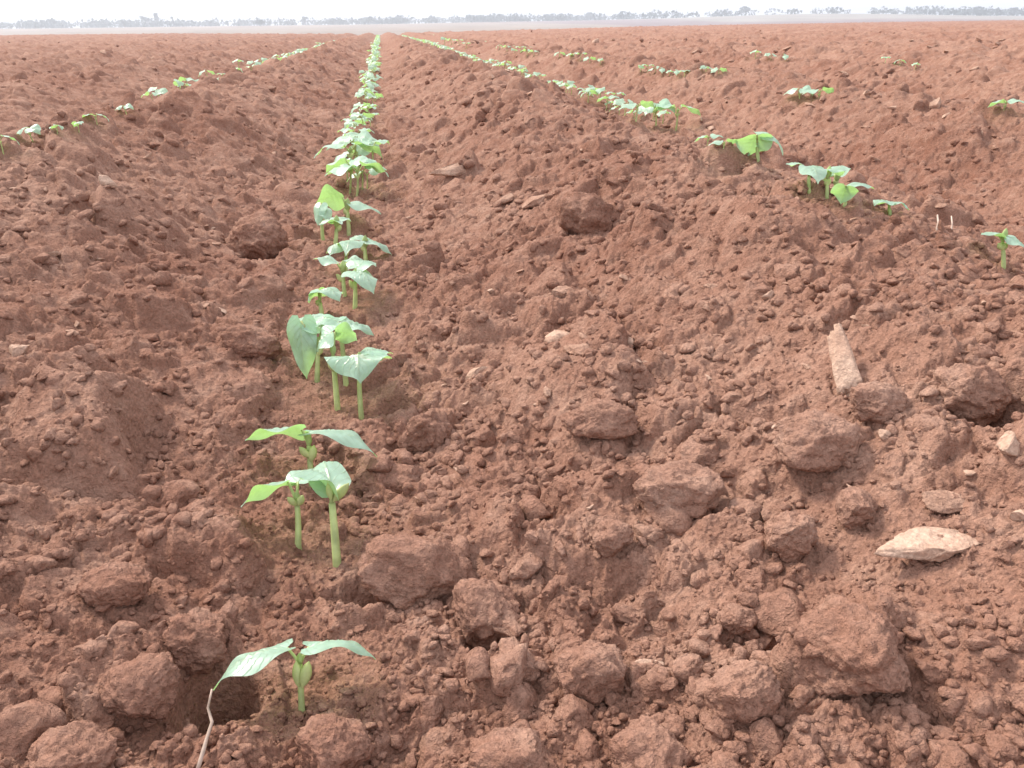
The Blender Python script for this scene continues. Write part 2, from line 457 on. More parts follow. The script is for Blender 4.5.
for i, (px, py, w, h, lab, turn, lean) in enumerate(CL):
    one_clod('soil_clod', px, py, w, h, lab, 'clod', M_CLOD, 4000 + 13 * i, 5, turn, None, lean)
ST = [
 (928, 540, 122, 40, 'widest pale flat stone lying on the ridge', 0, -.02, M_STONE),
 (838, 352, 36, 70, 'pale pointed shard leaning up out of the soil', -.1, -.38, M_STONE),
 (450, 168, 46, 18, 'pale flat stone beside the far part of the middle row', 0, -.15, M_STONE),
 (555, 333, 46, 18, 'pale slab tilted like a roof tile on the ridge flank', 0, -.3, M_STONE),
 (582, 346, 42, 24, 'dusty stone tucked under the tilted pale slab', 0, .05, M_ROCK),
 (474, 370, 34, 14, 'thin pale sliver of stone pointing up the slope', 0, -.5, M_STONE),
 (1009, 442, 28, 28, 'grey white stone in the furrow beside the picture edge', .2, -.3, M_STONE),
 (648, 665, 34, 13, 'small pale flat pebble near the bottom of the ridge', 0, 0, M_STONE),
 (562, 291, 30, 20, 'smooth dusty stone above the tilted pale slab', 0, .15, M_ROCK),
 (506, 198, 34, 16, 'dusty flat stone leaning on its twin on the near flank of the ridge', 0, -.3, M_ROCK),
 (540, 197, 40, 18, 'dusty blunt stone leaning on the ridge near its crest', 0, -.2, M_ROCK),
 (108, 182, 20, 14, 'small pale stone alone on the slope under the side row', 0, .3, M_STONE),
 (20, 348, 22, 22, 'small pale stone beside the picture edge on the bare slope', 0, .4, M_STONE),
 (886, 432, 14, 14, 'small white pebble under the dark wedge shaped clod', 0, .4, M_STONE),
 (950, 497, 56, 24, 'dusty flat stone lying behind the widest pale stone', 0, .1, M_ROCK),
 (1020, 512, 22, 20, 'white pebble at the picture edge level with the widest stone', 0, 0, M_STONE),
 (712, 284, 22, 12, 'tiny pale stone on the ridge crest', 0, .1, M_ROCK),
 (768, 294, 14, 14, 'whitish chip of stone on the far side of the ridge crest', 0, .2, M_STONE),
 (845, 72, 14, 7, 'pale stone on the far ridge beyond the next row', 0, .2, M_STONE),
 (934, 104, 16, 12, 'pale upright stone near the lone seedling in the outer row', 0, -.5, M_STONE),
 (893, 107, 12, 5, 'tiny pale stone between two seedlings of the outer row', 0, 0, M_STONE),
 (340, 80, 14, 8, 'pale stone in the far soil beside the green line of seedlings', 0, .1, M_ROCK),
 (272, 88, 12, 9, 'small pinkish stone in the far soil between two rows', 0, -.3, M_ROCK),
]
for i, (px, py, w, h, lab, turn, lean, mat) in enumerate(ST):
    one_clod('stone', px, py, w, h, lab, 'stone', mat, 7000 + 11 * i, 9, turn, None, lean, 0.6, 4, cut0=0.36, taper=0.45 if h > w * 1.4 else 0.0, slab=w > 1.6 * h)

def flakes():
    r = random.Random(21); src = []
    for k in range(6):
        Vv, Fs = clod_shape(3, 9100 + k, 8, 0.6, 0.38); Vv = Vv / np.abs(Vv).max(0) * (1, .62, .34)
        src.append(link_mesh('stone_flake', Vv, Fs, M_STONE if k % 2 else M_ROCK))
    n = 0
    while n < 170:
        px, py = r.uniform(5, 1019), 40 + 470 * r.random() ** 2.3
        if abs(px - 350) < 50 or (px < 330 and r.random() < .45): continue
        q = hit(px, py)
        if q is None: continue
        o = src[n] if n < 6 else src[n % 6].copy()
        if n >= 6: COL.objects.link(o)
        sz = min(r.uniform(.006, .014) * (1 + 0.35 * min(q[0], 8)), r.uniform(4, 9) * q[0] / F)
        o.location = q[1]; o.scale = (sz,) * 3; o.rotation_euler = (r.uniform(-.5, .5), r.uniform(-.5, .5), r.uniform(0, 6.28))
        tag(o, 'one of the many small pale stone flakes scattered over the clods', 'stone flake', 'small pale stone flakes on the soil'); n += 1
flakes()

# ------------------------------------------------------------------ bean seedlings
def tube(points, radii, n=8):
    pts = [Vector(p) for p in points]
    V, Fs = [], []
    up0 = Vector((0.31, 0.2, 1)).normalized()
    for i, p in enumerate(pts):
        d = (pts[min(i + 1, len(pts) - 1)] - pts[max(i - 1, 0)]).normalized()
        a = d.cross(Vector((0.9, 0.3, 0.2))).normalized(); b = d.cross(a)
        for k in range(n):
            an = 2 * math.pi * k / n
            V.append(p + (a * math.cos(an) + b * math.sin(an)) * radii[i])
        if i:
            for k in range(n):
                q = (i - 1) * n
                Fs.append((q + k, q + (k + 1) % n, q + n + (k + 1) % n, q + n + k))
    Fs.append(tuple(range(n - 1, -1, -1))); Fs.append(tuple(len(V) - n + k for k in range(n)))
    return V, Fs
def bez(a, b, c, n=7):
    return [a * (1 - t) ** 2 + b * 2 * t * (1 - t) + c * t * t for t in [i / (n - 1) for i in range(n)]]

def leaf_geo(base, tip, width, arch=0.18, roll=0.0, fold=0.25, wave=0.09, nu=21, nv=13, seed=0, curl=0.0):
    """a heart shaped bean leaf from its stalk end to its tip: UV u along, v across"""
    base, tip = Vector(base), Vector(tip)
    a = tip - base; Ln = a.length; a.normalize()
    n = Vector((0, 0, 1)); n = n - a * n.dot(a)
    if n.length < 0.05: n = Vector((0, -1, 0)) - a * (-a.y)
    n.normalize(); n = Matrix.Rotation(roll, 3, a) @ n
    s = a.cross(n)
    V, uv, Fs = [], [], []
    for i in range(nu):
        u = i / (nu - 1)
        wf = (math.sin(math.pi * min(1, u ** 0.60)) ** (0.8 + 0.35 * u) if 0 < u < 1 else 0)
        wf = max(wf, 0.02 if u > 0.5 else 0.22 * (1 - u * 2))
        for j in range(nv):
            v = j / (nv - 1) * 2 - 1
            x = u * Ln - Ln * 0.17 * abs(v) ** 1.5 * max(0, 1 - u * 1.9) * min(1, wf * 1.3 + .3)
            side = v * width * 0.5 * wf * 1.08
            lift = 4 * arch * Ln * u * (1 - u)
            # halves droop from the midrib, the edge waves
            drop = -fold * abs(side) * (0.4 + 0.6 * abs(v)) * 1.2
            wv = wave * width * math.sin(u * 9 + seed * 1.7 + (2 if v > 0 else 0)) * abs(v) ** 1.5 * (0.3 + wf)
            pil = 0.045 * width * math.sin((u * 7 - abs(v) * 2.75) * 2 * math.pi) * (1 - abs(v)) * wf
            V.append(base + a * x + s * side + n * (lift + drop + wv + pil - curl * Ln * u * u * abs(v)))
            uv.append((u, v * 0.5 + 0.5))
    for i in range(nu - 1):
        for j in range(nv - 1):
            q = i * nv + j
            Fs.append((q, q + nv, q + nv + 1, q + 1))
    return V, Fs, uv
def blob(a, b, r, n=7, m=8, flat=0.6):
    """a pointed bean half from a to b"""
    a, b = Vector(a), Vector(b); d = (b - a); L_ = d.length; d.normalize()
    p = d.cross(Vector((0.2, 0.95, 0.1))).normalized(); q = d.cross(p)
    V, Fs = [], []
    for i in range(n):
        u = i / (n - 1); w = max(0.05, math.sin(math.pi * u) ** 0.7)
        for k in range(m):
            an = 2 * math.pi * k / m
            V.append(a + d * (L_ * u) + (p * math.cos(an) + q * math.sin(an) * flat) * r * w)
        if i:
            for k in range(m):
                t = (i - 1) * m
                Fs.append((t + k, t + (k + 1) % m, t + m + (k + 1) % m, t + m + k))
    return V, Fs

def build_plant(root_pos, stem_pts, stem_r, leaves, cots, shoot, label, group, single=False, bend_seed=0):
    """all points in world space; made local to the root at the stem foot"""
    r0 = Vector(root_pos)
    root = bpy.data.objects.new('bean_seedling', None); root.empty_display_size = 0.01
    root.location = r0; COL.objects.link(root)
    tag(root, label, 'seedling', group)
    loc = lambda P: [Vector(p) - r0 for p in P]
    V, Fs = tube(stem_pts, [stem_r * (1.15 - 0.3 * i / (len(stem_pts) - 1)) for i in range(len(stem_pts))])
    link_mesh('stem', loc(V), Fs, M_STEM, root)
    for i, lf in enumerate(leaves):
        pet = lf.pop('petiole')
        V, Fs, uv = leaf_geo(seed=bend_seed + i, **lf)
        o = link_mesh('leaf', loc(V), Fs, M_LEAF, root, uvs=uv)
        V, Fs = tube(pet, [stem_r * .72, stem_r * .6, stem_r * .55, stem_r * .5, stem_r * .5][:len(pet)], 6)
        link_mesh('leaf_stalk', loc(V), Fs, M_STEM, o)
    for a, b, r in cots:
        V, Fs = blob(a, b, r); link_mesh('cotyledon', loc(V), Fs, M_COT, root)
    if shoot:
        V, Fs = blob(*shoot); link_mesh('shoot', loc(V), Fs, M_SHOOT, root)
    return root

def photo_plant(foot, node_px, leaves, cots=(), label='', group=None, r_px=5.0, shoot=True, foot_depth=None):
    """foot, node, leaf points as seen in the photograph; each third number is metres nearer (-) or farther (+)"""
    q = hit(*foot)
    t = foot_depth or q[0]
    foot_w = at(foot[0], foot[1], t)
    nd = at(node_px[0], node_px[1], t + (node_px[2] if len(node_px) > 2 else 0.0))
    m = (foot_w + nd) * 0.5 + Vector((random.uniform(-.1, .1), 0, 0)) * (nd - foot_w).length * 0.4
    deep = foot_w - Vector((0, 0, 0.012))
    stem = [deep] + bez(foot_w, m, nd, 6)
    k = t / F
    lv = []
    for (b, tp, wpx, kw) in leaves:
        bw, tw = at(b[0], b[1], t + b[2]), at(tp[0], tp[1], t + tp[2])
        mid = (nd + bw) * 0.5 + Vector((0, 0, .15)) * (bw - nd).length
        d = dict(base=bw, tip=tw, width=wpx * k, petiole=bez(nd, mid, bw, 5)); d.update(kw)
        lv.append(d)
    ct = [(at(a[0], a[1], t + a[2]), at(b[0], b[1], t + b[2]), r * k) for a, b, r in cots]
    sh = (nd, nd + Vector((0.1, 0.05, 1)) * 14 * k, 3.2 * k) if shoot else None
    return build_plant(foot_w, stem, r_px * k * 0.5, lv, ct, sh, label, group, bend_seed=len(label))

GM = 'bean seedlings in the middle row'
photo_plant((302, 714), (300, 664), [((287, 648, 0), (213, 690, -.012), 46, dict(arch=.16, roll=.35, fold=.2)),
                                     ((309, 647, 0), (376, 659, .006), 40, dict(arch=.17, roll=-.50, fold=.22))],
            [((299, 688, -.003), (296, 661, -.003), 5.5), ((302, 688, -.004), (309, 661, -.004), 6)],
            'first seedling of the middle row, alone, its leaf tip touching a dry straw', GM, 6)
photo_plant((337, 563), (332, 503), [((331, 492, 0), (289, 478, -.02), 44, dict(arch=.30, roll=.25, fold=.35)),
                                     ((333, 492, .002), (322, 471, .045), 40, dict(arch=.25, roll=0, fold=.3))],
            [((333, 502, -.002), (349, 483, -.004), 5), ((331, 500, -.004), (328, 482, -.003), 4)],
            'seedling with a pale fat stem and a seed leaf sticking up beside its arched leaf', GM, 8)
photo_plant((298, 545), (297, 503), [((288, 482, 0), (241, 507, -.002), 38, dict(arch=.14, roll=.78, fold=.2)),
                                     ((298, 482, .004), (322, 476, .03), 34, dict(arch=.2, roll=0, fold=.25))],
            [((297, 506, -.002), (287, 497, -.004), 4), ((298, 506, -.002), (303, 495, -.002), 4)],
            'seedling behind the pale fat stem, one leaf drooping away over bare soil', GM, 6)
photo_plant((312, 486), (309, 446), [((302, 430, 0), (245, 440, -.002), 42, dict(arch=.10, roll=.72, fold=.18)),
                                     ((309, 433, .002), (377, 457, -.004), 38, dict(arch=.17, roll=-.28, fold=.22))],
            [((310, 458, -.003), (299, 447, -.003), 4.5), ((311, 462, -.003), (314, 445, -.003), 4.5)],
            'seedling with two leaves spread wide like wings behind the paired stems', GM, 6)
photo_plant((337.5, 408), (333, 356), [((332, 332, 0), (317, 352, .008), 34, dict(arch=.14, roll=-.3, fold=.1)),
                                       ((335, 332, .002), (357, 341, .012), 34, dict(arch=.12, roll=-.9, fold=.1))],
            [((334, 372, -.003), (329, 358, -.004), 4), ((335, 368, -.002), (338, 356, -.002), 3.5)],
            'tallest stem in the bushy clump, its lit green leaf above a pink bud', GM, 5.5)
photo_plant((317, 381), (318, 350), [((301, 321, -.004), (307, 379, .006), 30, dict(arch=.08, roll=.35, fold=.25)),
                                     ((322, 330, .002), (302, 321, .05), 40, dict(arch=.15, roll=0, fold=.2))],
            [((318, 356, -.002), (322, 346, -.002), 3)],
            'seedling in the bushy clump whose leaf hangs straight down', GM, 5)
photo_plant((361.5, 418), (359, 365), [((359, 356, -.002), (360, 383, -.030), 60, dict(arch=.26, roll=.05, fold=.10)),
                                       ((360, 353, .004), (393, 354, .015), 40, dict(arch=.12, roll=-.2, fold=.2))],
            [((360, 372, .003), (364, 362, .003), 3)],
            'seedling of the bushy clump with a broad pale leaf facing the camera', GM, 5)
photo_plant((346, 384), (341, 334), [((338, 322, 0), (314, 319, .01), 34, dict(arch=.1, roll=0, fold=.15)),
                                     ((341, 322, 0), (374, 335, .005), 38, dict(arch=.14, roll=-.1, fold=.2))],
            [], 'rear seedling of the bushy clump with flat white lit leaves on top', GM, 5, False)
photo_plant((322, 316), (320, 303), [((318, 289, 0), (309, 303, .006), 30, dict(arch=.22, roll=.3, fold=.35)),
                                     ((321, 291, 0), (340, 301, -.02), 32, dict(arch=.2, roll=-.1, fold=.2))],
            [((320, 306, 0), (316, 300, 0), 3)], 'short seedling just behind the bushy clump, leaves folded downward', GM, 4.5, False)
photo_plant((355, 308), (355, 282), [((354, 271, 0), (374, 294, -.03), 30, dict(arch=.18, roll=-.1, fold=.3)),
                                     ((356, 268, 0), (376, 264, .03), 26, dict(arch=.15, roll=0, fold=.2))],
            [((355, 290, 0), (349, 280, 0), 3)], 'seedling with one long leaf hanging forward over a pale stem', GM, 4.5)
photo_plant((345, 296), (343, 274), [((337, 263, 0), (313, 259, .004), 22, dict(arch=.12, roll=.05, fold=.15)),
                                     ((347, 262, 0), (366, 262, .01), 24, dict(arch=.2, roll=.1, fold=.2))],
            [((344, 283, 0), (336, 274, 0), 3)], 'seedling with a narrow leaf held level away from the row', GM, 4)
photo_plant((346, 276), (346, 258), [((344, 245, 0), (330, 256, -.03), 28, dict(arch=.2, roll=.2, fold=.3)),
                                     ((352, 244, 0), (346, 256, -.05), 24, dict(arch=.2, roll=-.1, fold=.2))],
            [], 'seedling with a broad heart leaf crowding the one with the level leaf', GM, 4, False)
photo_plant((366, 262), (365, 249), [((364, 240, 0), (350, 240, .02), 18, dict(arch=.18, roll=0, fold=.2)),
                                     ((368, 240, 0), (392, 255, .004), 20, dict(arch=.12, roll=-.1, fold=.2))],
            [((365, 252, 0), (362, 245, 0), 3)], 'seedling with a slim pale leaf reaching farthest out of the row', GM, 4)
photo_plant((335.6, 243), (336.5, 229), [((336, 221, 0), (319, 225, -.02), 24, dict(arch=.15, roll=.2, fold=.2)),
                                         ((338, 221, 0), (347, 220, .03), 20, dict(arch=.15, roll=0, fold=.2))],
            [((336, 232, 0), (341, 225, 0), 3)], 'small seedling with a cupped pale leaf just over the soil', GM, 4)
photo_plant((349, 235), (347.5, 212), [((343, 198, 0), (316, 204, .006), 34, dict(arch=.2, roll=.85, fold=.15)),
                                       ((351, 204, 0), (381, 214, .004), 20, dict(arch=.12, roll=0, fold=.2))],
            [((348, 216, 0), (344, 208, 0), 3)], 'taller seedling with a lit yellow green leaf and a slim opposite leaf', GM, 4)
photo_plant((323, 240), (322, 218), [((321, 204, 0), (318, 226, -.01), 14, dict(arch=.1, roll=.2, fold=.3)),
                                     ((324, 208, 0), (327, 222, -.01), 14, dict(arch=.1, roll=-.2, fold=.3))],
            [], 'thin seedling with both leaves hanging upright at the edge of the row', GM, 3.5, False)

GR = 'bean seedlings in the next row over the ridge'
photo_plant((1003.5, 267), (1002.5, 242), [((999, 236, 0), (981, 235, -.01), 20, dict(arch=.12, roll=.1, fold=.15)),
                                           ((1005, 236, 0), (1028, 253, -.01), 22, dict(arch=.14, roll=-.1, fold=.2))],
            [((1003, 250, -.002), (998, 243, -.002), 3), ((1003, 250, -.002), (1007, 243, -.002), 3)], 'seedling at the picture edge with a straight bare stem', GR, 4)
photo_plant((890, 216), (889, 208), [((888, 203, 0), (874, 206, -.01), 20, dict(arch=.2, roll=.1, fold=.2)),
                                     ((891, 203, 0), (909, 210, 0), 20, dict(arch=.2, roll=-.1, fold=.2))],
            [], 'low seedling alone in the gap after the crowded ones over the ridge', GR, 3.5, False)
photo_plant((845, 204), (846, 194), [((846, 186, -.02), (841, 204, .0), 24, dict(arch=.14, roll=.1, fold=.2)),
                                     ((848, 187, 0), (874, 189, .01), 18, dict(arch=.14, roll=0, fold=.2))],
            [], 'seedling with a bright green leaf facing the camera and a white leaf behind', GR, 3.5, False)
photo_plant((827, 198), (827, 180), [((826, 172, 0), (803, 168, .02), 26, dict(arch=.14, roll=.1, fold=.2)),
                                     ((829, 172, 0), (846, 172, -.02), 24, dict(arch=.14, roll=-.1, fold=.2))],
            [((827, 186, 0), (824, 178, 0), 3), ((827, 186, 0), (830, 178, 0), 3)], 'seedling with a level green leaf on a thin stem in the crowded trio', GR, 3.5)
photo_plant((834, 196), (836, 183), [((834, 175, .02), (818, 171, .03), 22, dict(arch=.14, roll=.1, fold=.2)),
                                     ((837, 175, .02), (845, 168, .05), 20, dict(arch=.14, roll=-.1, fold=.2))],
            [((835, 186, 0), (837, 178, 0), 3)], 'seedling half hidden behind the level green leaf of the trio', GR, 3.5)
photo_plant((809, 192), (809, 176), [((807, 168, 0), (786, 164, .0), 24, dict(arch=.14, roll=.1, fold=.2)),
                                     ((810, 168, -.02), (818, 184, -.05), 24, dict(arch=.14, roll=-.1, fold=.2))],
            [], 'seedling with a white tipped leaf pointing back from the trio', GR, 3.5, False)
photo_plant((758, 160), (757, 146), [((757, 135, -.02), (748, 158, .01), 34, dict(arch=.12, roll=.1, fold=.2)),
                                     ((757, 134, 0), (783, 155, -.01), 22, dict(arch=.22, roll=-.1, fold=.2)),],
            [], 'largest leafed seedling on the ridge brow, one long leaf curving down', GR, 3.5, False)

# ------ smaller seedlings farther off: three forms, copied
def proto_plant(seed, scale, parts):
    r = random.Random(seed)
    h = r.uniform(0.036, 0.050) * scale
    nd = Vector((r.uniform(-.006, .006), r.uniform(-.006, .006), h))
    az = r.uniform(-.7, .7)
    lv = []
    for s in (1, -1):
        d = Vector((s * math.cos(az), s * math.sin(az), 0))
        b = nd + d * 0.010 * scale + Vector((0, 0, .014 * scale))
        t = b + d * r.uniform(.040, .054) * scale + Vector((0, 0, r.uniform(-.034, .002))) * scale
        lv.append(dict(base=b, tip=t, width=r.uniform(.038, .050) * scale, arch=r.uniform(.1, .24), roll=r.uniform(-.6, .6), fold=r.uniform(.1, .3),
                       petiole=bez(nd, (nd + b) * .5, b, 5), nu=11, nv=7))
    stem = [Vector((0, 0, -.015))] + bez(Vector((0, 0, 0)), nd * .5 + Vector((.002, 0, 0)), nd, 5)
    cots = [(nd * .75, nd * .8 + Vector((s * .006, 0, .008)), .0022) for s in (1, -1)]
    if parts:
        return build_plant((0, 0, 0), stem, .0021, lv, cots, (nd, nd + Vector((.001, 0, .012)), .0025), 'x', 'x')
    V, Fs, uv = [], [], []; mats = []
    def addm(v, f, u, mi):
        n = len(V); V.extend(v); Fs.extend([tuple(i + n for i in q) for q in f]); uv.extend(u or [(0, 0)] * len(v)); mats.extend([mi] * len(f))
    addm(*tube(stem, [.0022] * len(stem), 5), None, 1)
    for l in lv:
        p = l.pop('petiole'); addm(*leaf_geo(**l), 0); addm(*tube(p, [.0015] * 5, 4), None, 1)
    o = link_mesh('bean_seedling', V, Fs, M_LEAF, uvs=uv)
    o.data.materials.append(M_STEM); o.data.polygons.foreach_set('material_index', mats)
    return o
PROTO = [proto_plant(s, 1.0, True) for s in (1, 2, 3, 4)]
FARP = [proto_plant(s, 1.0, False) for s in (5, 6, 7, 8, 9)]
used = set()
def dup(src, P, rz, sc, label, group):
    if src.name in used or src.children is None:
        r = src.copy(); COL.objects.link(r)
        for ch in list(src.children):
            c = ch.copy(); COL.objects.link(c); c.parent = r
            for g in ch.children:
                e = g.copy(); COL.objects.link(e); e.parent = c
    else:
        r = src; used.add(src.name)
    r.location = P; r.rotation_euler = (0, 0, rz); r.scale = (sc,) * 3
    tag(r, label, 'seedling', group)
    return r
rr = random.Random(5)
# seen one by one in the photograph: foot pixel, size, label
ONE = [
 ((357, 196), 34, 'seedling at the near end of the dense green part of the middle row', GM),
 ((350, 192), 30, 'seedling hugging the one at the near end of the dense green part', GM),
 ((352, 176), 34, 'pale leafed seedling second into the dense green part of the middle row', GM),
 ((358, 165), 30, 'seedling with flat leaves third into the dense green part of the middle row', GM),
 ((723, 149), 15, 'tiny seedling before the largest leafed one on the ridge brow', GR),
 ((706, 146), 14, 'tiny seedling, second before the largest leafed one on the brow', GR),
 ((676, 130), 25, 'seedling with a curved white leaf tip at the near end of the bushy knot', GR),
 ((656, 126), 24, 'seedling in the middle of the bushy knot over the ridge', GR),
 ((636, 121), 19, 'seedling at the far end of the bushy knot over the ridge', GR),
 ((606, 110), 12, 'seedling alone in the gap before the bushy knot over the ridge', GR),
 ((588, 102), 12, 'seedling second before the bushy knot over the ridge, paler', GR),
 ((800, 98), 17, 'seedling in the outer row, one of a touching pair', 'bean seedlings in the outer rows'),
 ((818, 98), 16, 'seedling in the outer row, other of the touching pair, paler', 'bean seedlings in the outer rows'),
 ((1002, 111), 16, 'lone yellow green seedling in the outer row by the picture edge', 'bean seedlings in the outer rows'),
 ((3, 152), 17, 'seedling cut by the picture edge in the side row', 'bean seedlings in the side row'),
 ((33, 142), 18, 'upright bright green seedling in the side row', 'bean seedlings in the side row'),
 ((57, 134), 12, 'small pale seedling in the side row next to the bright green one', 'bean seedlings in the side row'),
 ((79, 132), 11, 'smallest seedling in the side row, close to the soil', 'bean seedlings in the side row'),
 ((97, 124), 13, 'seedling with a leaf trailing sideways in the side row', 'bean seedlings in the side row'),
 ((127, 116), 11, 'dark green seedling at the start of the dense far part of the side row', 'bean seedlings in the side row'),
]
SUNK = {723: .02, 706: .02, 800: .022, 818: .022, 1002: .025, 33: .008, 57: .012, 79: .012, 97: .012}
for i, ((px, py), s, lab, g) in enumerate(ONE):
    q = hit(px, py)
    sc = s * q[0] / F / 0.060
    dup(PROTO[i % 4], q[1] - Vector((0, 0, sc * SUNK.get(px, 0))), rr.uniform(-.5, .3), sc, lab, g)
def far_row(k, y0, y1, step, label, group, skip=0.0, scale=0.74, jit=.018):
    y, n = y0, 0
    while y < y1:
        if rr.random() > skip:
            x = float(row_x(k, np.array(y))) + rr.gauss(0, jit)
            z = float(ground(np.array([x]), np.array([y]))[0]) - .002
            dup(FARP[rr.randrange(5)], (x, y, z), rr.uniform(-.9, .9), scale * rr.uniform(.8, 1.25), label, group); n += 1
        y += step * rr.uniform(.75, 1.3)
    return n
tot = 0
tot += far_row(0, 1.60, 10.5, .074, 'small seedling in the long green line of the middle row', 'far bean seedlings of the middle row', .03)
tot += far_row(1, 2.6, 10.5, .10, 'small seedling in the thin green line just over the ridge', 'far bean seedlings of the next row over the ridge', .12)
tot += far_row(-1, 3.0, 12.0, .14, 'small seedling in the thin green line of the side row', 'far bean seedlings of the side row', .2, 0.95)
tot += far_row(2, 3.6, 14, .26, 'small seedling scattered along the outer rows among the clods', 'far bean seedlings of the outer rows', .3)
for cx, cy, wd, cnt in ((517, 53, 34, 6), (580, 61, 40, 5), (662, 74, 44, 7), (712, 73, 14, 2), (455, 46, 22, 4), (770, 60, 30, 3), (900, 66, 30, 3)):
    for j in range(cnt):
        q = hit(cx + (j / max(1, cnt - 1) - .5) * wd, cy + (j / max(1, cnt - 1) - .5) * wd * .16 + rr.uniform(-1, 1))
        if q: dup(FARP[rr.randrange(5)], q[1] - Vector((0, 0, .012)), rr.uniform(-.9, .9), rr.uniform(.95, 1.25) * 7.5 * q[0] / F / .06 * (.8 if cy < 60 else 1), 'small seedling scattered along the outer rows among the clods', 'far bean seedlings of the outer rows')
def far_mass():
    V, Fs = [], []
    srcs = [[(v.co.copy()) for v in p.data.vertices] for p in FARP]; fs = [[tuple(q.vertices) for q in p.data.polygons] for p in FARP]
    for k, y1, step, skip in ((0, 36, .10, .03), (1, 34, .13, .1), (-1, 20, .15, .25), (2, 34, .2, .4), (3, 34, .28, .4), (4, 38, .4, .4)):
        y = 10.5 if k < 2 else 14.0 if k == 2 else 5.5
        while y < y1:
            if rr.random() > skip:
                x = float(row_x(k, np.array(y))) + rr.gauss(0, .02)
                z = float(ground(np.array([x]), np.array([y]))[0]) - .002
                i = rr.randrange(5); R = Matrix.Rotation(rr.uniform(0, 6.28), 3, 'Z'); sc = rr.uniform(.7, 1.05); n = len(V)
                V += [R @ (v * sc) + Vector((x, y, z)) for v in srcs[i]]; Fs += [tuple(q + n for q in f) for f in fs[i]]
            y += step * rr.uniform(.75, 1.3)
    o = link_mesh('far_bean_rows', V, Fs, M_LEAF, uvs=[(.3, .2)] * len(V))
    tag(o, 'thin green lines of seedlings merging towards the brow of the field', None, None, 'stuff')
print('far seedlings', tot)
far_mass()
for p in PROTO + FARP:
    if p.name not in used:
        for c in list(p.children): bpy.data.objects.remove(c)
        bpy.data.objects.remove(p)

# ------------------------------------------------------------------ dry straw and bare stalks
def straw(name, pts, r, label, cat, nd=0.0):
    V, Fs = tube(pts, [r * (1 - .5 * i / (len(pts) - 1)) for i in range(len(pts))], 6)
    o0 = Vector(pts[0]); o = link_mesh(name, [Vector(v) - o0 for v in V], Fs, M_STRAW); o.location = o0
    tag(o, label, cat)
t1 = hit(302, 714)[0]
tb = hit(199, 766)[0]
straw('straw', [at(196, 775, tb - .008), at(203, 752, tb - .008), at(207, 738, (tb + t1) / 2 - .010), at(212, 722, (tb + t1) / 2 - .010), at(208, 708, t1 - .013), at(210, 698, t1 - .013), at(212, 689, t1 - .012)], .0010,
      'bent dry straw standing from the soil to the first seedling leaf tip', 'straw')
for px, y0, y1, lab in ((937, 229, 215, 'short bare stalk poking out of the furrow soil over the ridge'), (951, 232, 216, 'slightly longer bare stalk beside the short one in the furrow')):
    t = hit(px, y0)[0]
    straw('dry_stalk', [at(px, y0 + 4, t), at(px, y0, t), at(px + 1.2, (y0 + y1) / 2, t), at(px + .4, y1, t + .01)], .0016, lab, 'stalk')

# ------------------------------------------------------------------ far trees
def leaf_cloud(cx, cy, cz, rx, ry, rz, n, size, r):
    V, Fs = [], []
    while len(Fs) < n:
        p = np.array([r.uniform(-1, 1) for _ in range(3)])
        if p @ p > 1: continue
        c = np.array([cx + p[0] * rx, cy + p[1] * ry, cz + p[2] * rz])
        a = np.array([r.gauss(0, 1) for _ in range(3)]); a /= np.linalg.norm(a)
        b = np.cross(a, [r.gauss(0, 1) for _ in range(3)]); b /= np.linalg.norm(b)
        s = size * r.uniform(.6, 1.5); k = len(V)
        V += [c - a * s - b * s * .6, c + a * s - b * s * .5, c + a * s * .7 + b * s * .7, c - a * s * .6 + b * s]
        Fs.append((k, k + 1, k + 2, k + 3))
    return V, Fs
def far_tree(px, D, h, w, label, kind):
    r = random.Random(int(px * 7 + D))
    d = ray(px, 20); s = D / math.hypot(d.x, d.y)
    x, y = d.x * s, d.y * s
    z = float(far_z(np.array([x]), np.array([y]))[0]) - 0.1
    root = bpy.data.objects.new(kind, None); root.location = (x, y, z); COL.objects.link(root)
    tag(root, label, 'tree', 'single trees standing out of the far scrub')
    tr = [Vector((0, 0, -.3)), Vector((.05 * h, 0, h * .25)), Vector((0, .03 * h, h * .5)), Vector((.02 * h, 0, h * .8))]
    V, Fs = tube(tr, [.05 * h, .04 * h, .03 * h, .012 * h], 7)
    for an in (0.3, 2.2, 4.4):
        e = Vector((math.cos(an) * w * .38, math.sin(an) * w * .38, h * .72))
        v, f = tube([tr[1], (tr[1] + e) * .5 + Vector((0, 0, .05 * h)), e], [.025 * h, .018 * h, .008 * h], 5)
        n = len(V); V += v; Fs += [tuple(i + n for i in q) for q in f]
    link_mesh('trunk', V, Fs, M_BARK, root)
    V, Fs = [], []
    for k in range(7):
        an = r.uniform(0, 6.28); q = r.uniform(0, .32) * w
        v, f = leaf_cloud(math.cos(an) * q, math.sin(an) * q, h * r.uniform(.5, .85), w * .22, w * .22, h * .16, 60, h * .05, r)
        n = len(V); V += v; Fs += [tuple(i + n for i in p) for p in f]
    link_mesh('crown', V, Fs, M_CROWN, root, smooth=False)
